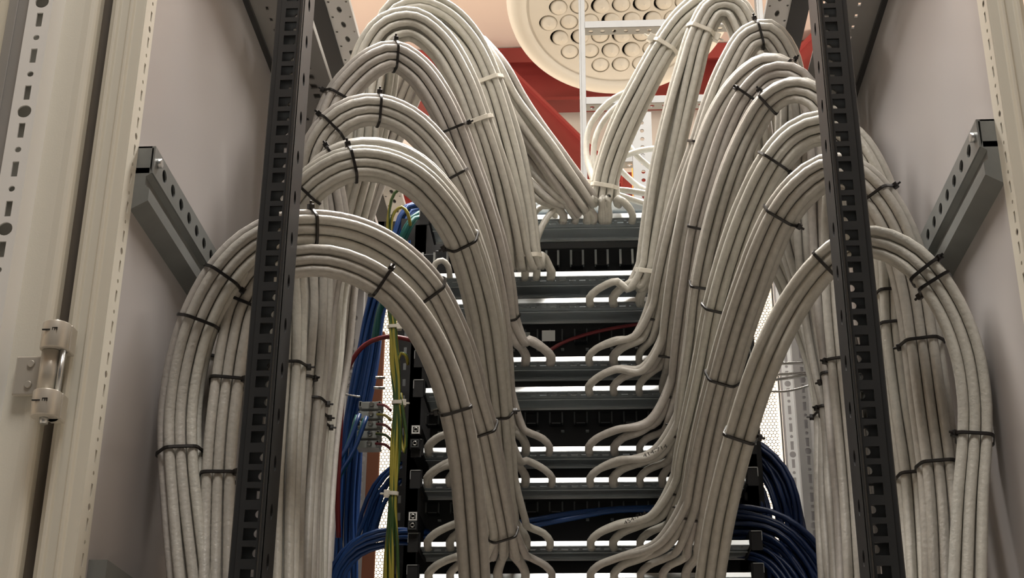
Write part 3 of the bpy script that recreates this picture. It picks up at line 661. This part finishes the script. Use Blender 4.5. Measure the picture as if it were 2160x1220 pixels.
bundle('hanging grey cables filling the space behind the left arches, right of the black rail',
       [(855, 140, 1.60), (805, 260, 1.62), (752, 400, 1.64), (706, 560, 1.64), (684, 740, 1.63), (662, 860, 1.61), (645, 1000, 1.58), (630, 1290, 1.50)], 7, 2, [], m='cable2', wob=.3, spread=1.05)
# --- right side
bundle('lowest right grey cable arch, crossing in front of all the other right cables',
       [(1492, 1290, 1.38), (1502, 1200, 1.35), (1520, 1090, 1.31), (1543, 990, 1.275), (1564, 915, 1.25), (1592, 825, 1.225), (1625, 740, 1.20), (1665, 660, 1.185), (1705, 600, 1.17), (1745, 555, 1.155), (1790, 522, 1.145), (1845, 512, 1.14), (1905, 535, 1.135), (1955, 578, 1.13), (2005, 655, 1.13), (2038, 740, 1.13), (2055, 840, 1.13), (2056, 930, 1.13), (2048, 1050, 1.125), (2040, 1290, 1.11)],
       3, 3, [(1564, 915, 'tie', PI), (1742, 557, 'tie', PI), (1950, 572, 'tie', 0), (1982, 610, 'tie', PI), (2056, 930, 'tie', PI)], group=G2, m='cable3')
bundle('second right grey cable arch, tied in a wide loop left of the lowest arch',
       [(1466, 1080, 1.58), (1478, 1010, 1.53), (1500, 900, 1.46), (1526, 795, 1.40), (1556, 690, 1.35), (1590, 590, 1.31), (1618, 515, 1.28), (1647, 455, 1.26), (1690, 400, 1.24), (1740, 365, 1.23), (1795, 370, 1.215), (1850, 420, 1.205), (1895, 500, 1.20), (1925, 600, 1.20), (1945, 725, 1.20), (1962, 850, 1.195), (1980, 985, 1.19), (1990, 1100, 1.18), (1998, 1290, 1.16)],
       4, 3, [(1466, 1080, 'tie', 0), (1526, 796, 'tie', PI), (1646, 456, 'tie', PI), (1862, 400, 'tie', 0), (1948, 730, 'tie', PI*.9), (1980, 985, 'tie', 0)], [(1209, RP)], group=G2)
bundle('third right grey cable arch, crest half hidden by the right black rail, black knob left',
       [(1444, 1035, 1.60), (1456, 960, 1.56), (1478, 860, 1.50), (1498, 760, 1.45), (1518, 650, 1.40), (1548, 540, 1.365), (1588, 430, 1.335), (1633, 342, 1.31), (1680, 290, 1.30), (1735, 270, 1.29), (1790, 300, 1.28), (1835, 370, 1.27), (1868, 470, 1.265), (1885, 560, 1.26), (1892, 690, 1.255), (1912, 850, 1.25), (1935, 1010, 1.24), (1952, 1290, 1.20)],
       4, 3, [(1444, 1035, 'tie', PI), (1514, 655, 'tie', PI), (1633, 342, 'tie', PI), (1888, 622), (1892, 690), (1935, 1008)], [(1141, RP)], group=G2, m='cable3')
bundle('fourth right grey cable arch, tied beside a white gap of light at its crest',
       [(1442, 905, 1.61), (1452, 830, 1.57), (1468, 720, 1.52), (1482, 600, 1.47), (1508, 480, 1.435), (1545, 360, 1.40), (1585, 270, 1.38), (1622, 215, 1.36), (1668, 190, 1.345), (1715, 200, 1.335), (1752, 250, 1.335), (1765, 350, 1.345), (1762, 480, 1.355), (1765, 620, 1.36), (1778, 770, 1.355), (1792, 900, 1.345), (1806, 1050, 1.33), (1822, 1290, 1.30)],
       3, 3, [(1443, 915, 'tie', 0), (1481, 600, 'tie', PI), (1622, 216, 'tie', 0), (1776, 770, 'tie', PI)], [(1007, RP)], group=G2, m='cable')
bundle('fifth right grey cable arch, a narrow strip wedged between broader ones',
       [(1432, 826, 1.62), (1440, 740, 1.58), (1456, 620, 1.53), (1478, 480, 1.485), (1508, 370, 1.455), (1542, 270, 1.435), (1575, 205, 1.42), (1622, 160, 1.41), (1672, 160, 1.40), (1712, 210, 1.40), (1730, 310, 1.41), (1733, 450, 1.42), (1742, 620, 1.43), (1762, 800, 1.42), (1776, 950, 1.405), (1790, 1080, 1.39), (1804, 1290, 1.36)],
       3, 3, [(1432, 826, 'tie', 0), (1479, 477, 'tie', PI), (1572, 205, 'tie', 0), (1766, 803, 'tie', PI)], [(941, RP)], group=G2, m='cable2')
bundle('sixth right grey cable arch, its crest tied just under the big looped bundle',
       [(1410, 742, 1.625), (1420, 660, 1.59), (1434, 560, 1.55), (1454, 450, 1.515), (1480, 340, 1.49), (1520, 235, 1.47), (1565, 170, 1.455), (1615, 137, 1.445), (1660, 148, 1.44), (1692, 200, 1.45), (1702, 300, 1.465), (1700, 450, 1.48), (1712, 620, 1.49), (1738, 780, 1.485), (1757, 870, 1.475), (1772, 1050, 1.45), (1787, 1290, 1.41)],
       3, 3, [(1411, 742, 'tie', PI), (1655, 145, 'tie', 0), (1757, 870, 'tie', PI)], [(814, RP)], group=G2, m='cable')
bundle('seventh right grey cable arch, a large black tie looped around its high crest',
       [(1391, 668, 1.63), (1402, 600, 1.60), (1424, 500, 1.565), (1452, 400, 1.535), (1484, 307, 1.51), (1512, 220, 1.495), (1545, 140, 1.485), (1582, 82, 1.48), (1618, 72, 1.48), (1652, 115, 1.49), (1668, 200, 1.50), (1668, 330, 1.52), (1670, 480, 1.54), (1712, 640, 1.55), (1745, 800, 1.54), (1752, 880, 1.53), (1755, 1050, 1.50), (1770, 1290, 1.46)],
       4, 3, [(1391, 668, 'tie', PI), (1483, 307, 'tie', .5*PI*-1), (1606, 72, 'tie', 0), (1740, 882, 'tie', PI)], [(751, RP)], group=G2, m='cable')
bundle('upper right grey cables bunched by a white tie, looping over at the top edge',
       [(1368, 590, 1.64), (1376, 520, 1.625), (1396, 400, 1.60), (1424, 270, 1.575), (1450, 160, 1.56), (1478, 65, 1.55), (1510, 15, 1.545), (1545, 15, 1.545), (1572, 60, 1.55), (1588, 150, 1.56), (1596, 300, 1.58), (1612, 450, 1.60), (1680, 620, 1.61), (1735, 780, 1.60), (1757, 930, 1.58), (1775, 1290, 1.52)],
       4, 3, [(1370, 574, 'wtie', PI), (1478, 62, 'wtie', PI)], [(627, RP[:3])], group=G2, m='cable3', wob=.5, spread=1.15)
bundle('leftmost upper right grey cables slanting to a thin white tie above the topmost tray',
       [(1272, 410, 1.65), (1282, 360, 1.64), (1310, 280, 1.62), (1352, 190, 1.60), (1402, 98, 1.585), (1450, 35, 1.575), (1500, 5, 1.57), (1548, 25, 1.575), (1580, 100, 1.59), (1600, 250, 1.62), (1630, 450, 1.64), (1700, 640, 1.65), (1748, 800, 1.64), (1775, 1000, 1.62), (1790, 1290, 1.55)],
       4, 3, [(1274, 396, 'wtie', 0), (1405, 95, 'wtie', 0)], [(452, [1240, 1268, 1280, 1335])], group=G2, m='cable3', wob=.5, spread=1.12)
bundle('hanging grey cables filling the space behind the right arches, left of the black rail',
       [(1640, 300, 1.64), (1662, 420, 1.66), (1706, 560, 1.66), (1755, 720, 1.66), (1780, 860, 1.64), (1800, 1290, 1.55)], 6, 2, [], m='cable2', wob=.3, spread=1.05)

# loose single cables
def wire(name, label, cat, pts, r, m, group=None, parent=None, step=.008):
    mb = MB(); mb.tube(crom([at(*q) for q in pts], step), r, 8); o = mb.build(name, m, parent)
    if parent is None: tag(o, label, cat, group)
    return o
for lab, pts in (('outermost slack grey cable loop left of the white-tied right bundle', [(1330, 190, 1.66), (1285, 215, 1.67), (1246, 262, 1.68), (1237, 320, 1.68), (1250, 375, 1.67), (1268, 410, 1.655)]),
                 ('middle slack grey cable loop left of the white-tied right bundle', [(1325, 205, 1.68), (1285, 240, 1.69), (1258, 285, 1.69), (1252, 335, 1.69), (1262, 385, 1.68)]),
                 ('innermost slack grey cable loop left of the white-tied right bundle', [(1322, 225, 1.70), (1298, 255, 1.70), (1282, 290, 1.70), (1270, 330, 1.70), (1266, 380, 1.69)]),
                 ('slack grey cable rising right from the thin white tie behind the right cables', [(1268, 345, 1.72), (1310, 332, 1.72), (1350, 318, 1.72), (1420, 310, 1.70)]),
                 ('slack grey cable dropping right towards the behind of the upper right bundle', [(1325, 305, 1.73), (1345, 330, 1.73), (1375, 355, 1.73), (1430, 390, 1.72)]),
                 ('slack grey cable crossing low and left to right over the red beam', [(1300, 350, 1.74), (1325, 375, 1.74), (1350, 395, 1.74), (1420, 420, 1.72)]),
                 ('pale grey cable lying above the topmost tray, upper of two', [(1290, 400, 1.66), (1320, 402, 1.665), (1360, 408, 1.67), (1430, 420, 1.67)]),
                 ('pale grey cable lying above the topmost tray, lower of two', [(1290, 408, 1.655), (1318, 416, 1.66), (1355, 428, 1.665), (1430, 440, 1.665)]),
                 ('short grey cable rising left behind the big left loops, upper of three', [(1070, 350, 1.72), (1110, 358, 1.72), (1150, 378, 1.71), (1190, 420, 1.69)]),
                 ('short grey cable rising left behind the big left loops, middle of three', [(1070, 366, 1.72), (1110, 374, 1.72), (1150, 395, 1.71), (1185, 435, 1.69)]),
                 ('short grey cable rising left behind the big left loops, lowest of three', [(1070, 384, 1.72), (1110, 390, 1.72), (1140, 408, 1.71), (1170, 440, 1.69)]),
                 ('pale grey cable hooking over the topmost tray beside the white-tied left loop', [(1128, 520, 1.64), (1140, 485, 1.64), (1160, 452, 1.645), (1176, 440, 1.65), (1186, 448, 1.655), (1188, 468, 1.66)]),
                 ('grey cable hooking over the topmost tray just left of the pale one', [(1112, 500, 1.65), (1122, 460, 1.65), (1142, 436, 1.655), (1166, 440, 1.66), (1172, 465, 1.665)])):
    wire('cable', lab, 'cable', pts, .0042, 'cable3', None)
for lab, xs in (('small grey cable hook at the left end of the second tray', (925, 945)),):
    wire('cable', lab, 'cable', [(xs[0]-14, 578, 1.65), (xs[0]-6, 556, 1.645), (xs[0]+8, 550, 1.645), (xs[1], 562, 1.65), (xs[1]+4, 585, 1.66)], .004, 'cable')

# handwriting on two of the cables
def writing(txt, a, b, Y, size, parent_label):
    A_, B_ = at(a[0], a[1], Y), at(b[0], b[1], Y); d = B_-A_; L = np.linalg.norm(d); d /= L
    cu = bpy.data.curves.new('cable_marking', 'FONT'); cu.body = txt; cu.size = size; cu.extrude = .0001
    o = bpy.data.objects.new('tmp', cu); COL.objects.link(o); dg = bpy.context.evaluated_depsgraph_get(); me = bpy.data.meshes.new_from_object(o.evaluated_get(dg))
    bpy.data.objects.remove(o); me.materials.clear(); me.materials.append(M['ink'])
    v = (A_-C); v /= np.linalg.norm(v); up = np.cross(v, d)*-1; up /= np.linalg.norm(up); nn = np.cross(d, up)
    w = max(q.co.x for q in me.vertices); k = L/w
    for q in me.vertices: q.co = Vector(A_+d*q.co.x*k+up*q.co.y+nn*q.co.z)
    par = [x for x in bpy.data.objects if x.get('label') == parent_label][0]
    t = bpy.data.objects.new('cable_marking', me); COL.objects.link(t); t.parent = par; t.location = -par.location
writing('414-714', (1358, 966), (1408, 944), 1.565, .0058, 'fourth right grey cable arch, tied beside a white gap of light at its crest')
writing('454-714', (1318, 1108), (1364, 1084), 1.565, .0058, 'third right grey cable arch, crest half hidden by the right black rail, black knob left')

# ------------------------------------------------------------------ utilities on the left
def wires(name, label, cat, path, offs, r, m, cname='wire', ties=(), wob=.6):
    o = bundle(label, path, 1, 1, name=name, cat=cat, cname=cname, r=r) if False else None
    W = np.array([at(q[0], q[1], q[2]) for q in path]); o = empty(name, label, cat, tuple(W[len(W)//2]))
    S = crom(W, .012); n = len(S); T = np.gradient(S, axis=0); T /= np.linalg.norm(T, axis=1)[:, None]
    V0 = S-C; V0 /= np.linalg.norm(V0, axis=1)[:, None]; Uv = np.cross(T, V0); Uv /= np.linalg.norm(Uv, axis=1)[:, None]; Vv = np.cross(Uv, T)
    PP = np.array([proj(s) for s in S]); tid = [int(np.argmin(((PP-np.array(t))**2).sum(1))) for t in ties]
    ln = np.ones(n)
    for i in tid: ln *= 1-.6*np.exp(-((np.arange(n)-i)/4.)**2)
    al = []
    for (a, b) in offs:
        k = max(3, n//10); A_ = a*ln+smooth_noise(n, k, wob*r*1.6)*ln; B_ = b*ln+smooth_noise(n, k, wob*r)*ln
        MB().tube(S+Uv*A_[:, None]+Vv*B_[:, None], r, 8).build(cname, m if isinstance(m, str) else m[len(al) % len(m)], o); al.append((A_, B_))
    global CR
    for i in tid:
        sv = CR; CR = r; make_tie(o, 'wtie', S[i], Uv[i], Vv[i], [(A_[i], B_[i]) for A_, B_ in al], 0 if PP[i][1] < 900 else PI, 1.5, .0050); CR = sv
    return o
def grid(nx, ny, s): return [((i-(nx-1)/2)*s, (j-(ny-1)/2)*s) for i in range(nx) for j in range(ny)]
YG = 1.66
wires('ground_wire_bundle', 'green and yellow striped ground wires tied with white ties beside the perforated door strip', 'wires',
      [(836, 560, YG), (826, 640, YG), (829, 690, YG), (832, 770, YG), (837, 850, YG), (833, 950, YG), (828, 1042, YG), (826, 1120, YG), (824, 1290, YG)], grid(4, 2, .0046), .0021, 'gy', ties=[(829, 690), (838, 850), (828, 1042)])
for lab, pts in (('yellow and green ground wire arching highest above the blue wires', [(822, 560, YG), (817, 500, YG), (822, 440, YG), (832, 408, YG), (846, 398, YG)]),
                 ('yellow and green ground wire hooking over below the highest one', [(828, 560, YG), (823, 490, YG), (832, 448, YG), (848, 437, YG), (860, 450, YG), (865, 475, YG+.02)]),
                 ('small yellow ground wire hook beside the upper white tie of the ground wires', [(838, 800, YG), (838, 765, YG), (846, 745, YG), (856, 750, YG), (860, 768, YG+.02)]),
                 ('drooping yellow ground wire loop right of the terminal blocks', [(845, 830, YG), (850, 870, YG), (857, 920, YG), (853, 955, YG), (846, 930, YG+.005), (844, 880, YG)])):
    wire('ground_wire', lab, 'wire', pts, .0022, 'gy')
YBL = 1.80
wires('blue_wire_bundle', 'thick trunk of blue wires running down behind the ground wires', 'wires',
      [(935, 490, YBL+.03), (900, 452, YBL+.02), (870, 452, YBL), (848, 510, YBL), (812, 590, YBL), (792, 660, YBL), (779, 740, YBL), (762, 830, YBL), (746, 920, YBL), (738, 1010, YBL), (733, 1100, YBL), (727, 1290, YBL)], grid(6, 3, .0047), .0025, 'blue', wob=1.0)
wires('blue_wire_bundle', 'blue wires slanting up right from the trunk across the copper bar to the perforated strip', 'wires',
      [(768, 1150, YBL-.03), (782, 1090, YBL-.04), (805, 1035, YBL-.05), (835, 1000, YBL-.05), (870, 975, YBL-.04)], grid(4, 2, .0052), .0027, 'blue', wob=1.)
wires('blue_wire_bundle', 'blue wires arching low from the bottom edge across to the left rack rail', 'wires',
      [(690, 1290, 1.70), (715, 1200, 1.70), (752, 1158, 1.70), (800, 1140, 1.70), (850, 1133, 1.71), (905, 1135, 1.72)], grid(4, 2, .0052), .0027, 'blue', wob=1.)
wires('teal_wire_bundle', 'pair of teal and blue wires curving down in front of the left rear frame post', 'wires',
      [(765, 880, 1.72), (740, 950, 1.71), (705, 1010, 1.70), (680, 1080, 1.70), (668, 1290, 1.68)], grid(2, 2, .0055), .0028, ['blue', 'teal'], wob=1.)
wires('teal_wire_bundle', 'short teal green wires beside the yellow wires above the upper white tie', 'wires',
      [(900, 480, 1.76), (884, 455, 1.73), (862, 478, 1.72), (840, 530, 1.73), (820, 590, 1.74), (800, 650, 1.75), (790, 720, 1.77)], grid(2, 2, .005), .0026, 'teal', wob=1.)
wire('red_wire', 'dark red wire arching from the left panel edge down past the terminal blocks', 'wire', [(905, 730, 1.70), (860, 716, 1.69), (815, 711, 1.69), (770, 728, 1.69), (738, 770, 1.69), (724, 830, 1.69), (716, 950, 1.69), (712, 1050, 1.69), (714, 1135, 1.70)], .0032, 'redw')
wire('red_wire', 'dark red wire crossing the second patch panel', 'wire', [(1150, 745, 1.70), (1190, 722, 1.705), (1260, 700, 1.705), (1350, 684, 1.70), (1420, 678, 1.70)], .0024, 'redw')
wire('blue_wire', 'upper blue wire crossing the lowest patch panel', 'wire', [(1050, 1108, 1.69), (1110, 1100, 1.70), (1200, 1084, 1.70), (1300, 1074, 1.70), (1420, 1070, 1.70)], .0032, 'blue')
wire('blue_wire', 'lower blue wire crossing the lowest patch panel', 'wire', [(1050, 1118, 1.685), (1110, 1112, 1.69), (1200, 1095, 1.69), (1300, 1078, 1.69), (1420, 1076, 1.69)], .0032, 'blue')
# copper bus bar
q0, q1 = at(790, 900, 1.86)[0], at(811, 900, 1.86)[0]; q0 = at(777, 900, 1.86)[0]; q1 = at(803, 900, 1.86)[0]
tag(MB().box(q0, q1, 1.86, 1.866, at(790, 1290, 1.86)[2], at(790, 700, 1.86)[2]).build('bus_bar', 'copper', None, .0008), 'upright flat copper bus bar behind the terminal blocks', 'bus bar')
# terminal blocks
tp = ['topmost', 'second', 'middle', 'fourth', 'lowest']
for i in range(5):
    py = 854+i*20.6; c_ = at(781-i*1.2, py, 1.74); w_, h_ = .0145, .0056
    o = empty('terminal_block', '%s grey terminal block of the stack of five left of the ground wires' % tp[i], 'terminal', tuple(c_), 'grey terminal blocks')
    mb = MB(); mb.box(c_[0]-w_, c_[0]+w_, c_[1], c_[1]+.02, c_[2]-h_, c_[2]+h_*.75); mb.box(c_[0]-w_, c_[0]-w_*.72, c_[1]-.003, c_[1], c_[2]-h_*.8, c_[2]+h_*.7); mb.box(c_[0]+w_*.72, c_[0]+w_, c_[1]-.003, c_[1], c_[2]-h_*.8, c_[2]+h_*.7)
    mb.build('block_body', 'term', o, .0007)
    MB().cyl((c_[0]+.002, c_[1], c_[2]), (c_[0]+.002, c_[1]-.0045, c_[2]), .0036, 16, .0028).box(c_[0]-.001, c_[0]+.005, c_[1]-.0052, c_[1]-.0044, c_[2]-.0004, c_[2]+.0004).build('screw', 'screw', o)
    for s_ in (-1, 1):
        mb = MB(); mb.box(c_[0]+s_*w_*.86-.0009, c_[0]+s_*w_*.86+.0009, c_[1]-.0036, c_[1]-.003, c_[2]-.0028, c_[2]+.0024); mb.build('wire_slot', 'black', o)
    wire('feed_wire', None, None, [(797-i, py, 1.735), (812, py+2, 1.72), (824, py+12, 1.70)], .0018, 'gy' if i % 2 else 'redw', parent=o)
# cable management rings
def rings(label, pts, Y, hook):
    o = empty('cable_ring', label, 'cable ring', tuple(at(*pts[0][0], Y)))
    for a_, b_ in pts: MB().tube(np.linspace(at(*a_, Y), at(*b_, Y), 6), .0022, 8).build('rod', 'screw', o)
    MB().tube(crom([at(*q, Y-.01) for q in hook], .004), .0016, 8).build('hook', 'screw', o)
rings('bright wire cable ring fixed across the left rear frame post', [((690, 797), (812, 797)), ((692, 817), (812, 819))], 1.80, [(760, 838), (712, 832), (696, 838), (690, 828), (694, 815), (702, 812), (706, 825)])
rings('bright wire cable ring fixed across the right rear frame post', [((1622, 768), (1726, 765)), ((1626, 791), (1722, 786)), ((1615, 804), (1720, 790))], 1.80, [(1622, 826), (1655, 826), (1700, 816), (1722, 806), (1726, 792), (1718, 789)])
# bracket frames with blue patch leads on the right
wires('blue_wire_bundle', 'thick fan of dark blue wires pouring down at the right end of the stack', 'wires',
      [(1540, 960, 1.78), (1585, 975, 1.77), (1620, 1010, 1.76), (1640, 1060, 1.75), (1655, 1130, 1.75), (1680, 1290, 1.74)], grid(9, 3, .0056), .0028, 'navy', wob=1.2)
wires('blue_wire_bundle', 'dark blue wires arching right from beneath the lowest right arch', 'wires',
      [(1500, 1118, 1.72), (1550, 1120, 1.72), (1610, 1130, 1.71), (1655, 1155, 1.70), (1700, 1210, 1.69), (1730, 1290, 1.68)], grid(11, 3, .0056), .0028, 'navy', wob=1.2)
MBq = MB()
# ------------------------------------------------------------------ light
def area(loc, tgt, sx, sy, e, col=(1, .95, .885)):  # used for overhead room lamps and for added fill lights
    l = bpy.data.lights.new('room_and_fill_light', 'AREA'); l.shape = 'RECTANGLE'; l.size = sx; l.size_y = sy; l.energy = e; l.color = col
    o = bpy.data.objects.new('room_and_fill_light', l); COL.objects.link(o); o.location = loc
    o.rotation_euler = (Vector(tgt)-Vector(loc)).to_track_quat('-Z', 'Y').to_euler(); return o
area((-.1, .25, 3.40), (0, .9, 1.4), .7, .5, 30)
area((-.05, 1.75, 3.05), (0, 1.6, 1.4), 1.5, .35, 84)
area((-2.3, 3.1, 2.95), (-.5, 4.15, 3.1), .5, .5, 42)  # added wall washer, out of view left, brightens the back wall
area((2.3, 3.1, 2.95), (.5, 4.15, 3.1), .5, .5, 42)  # matching wall washer added out of view on the right
area((0, 2.2, 2.9), (0, 2.9, 3.55), 1.6, .3, 5)  # added weak uplight, no fixture, lifts the ceiling
area((0, 2.9, 1.9), (0, 4.15, 1.7), 2.6, .8, 36)  # unseen light added behind the stack, whitens the wall seen through the honeycomb
w = bpy.data.worlds.new('world'); SC.world = w; w.use_nodes = True; w.node_tree.nodes['Background'].inputs[0].default_value = (1, .95, .9, 1); w.node_tree.nodes['Background'].inputs[1].default_value = .05
SC.view_settings.view_transform = 'Standard'; SC.view_settings.look = 'None'; SC.view_settings.exposure = 0; SC.view_settings.gamma = 1
SC.cycles.use_denoising = True
SC.cycles.max_bounces = 6
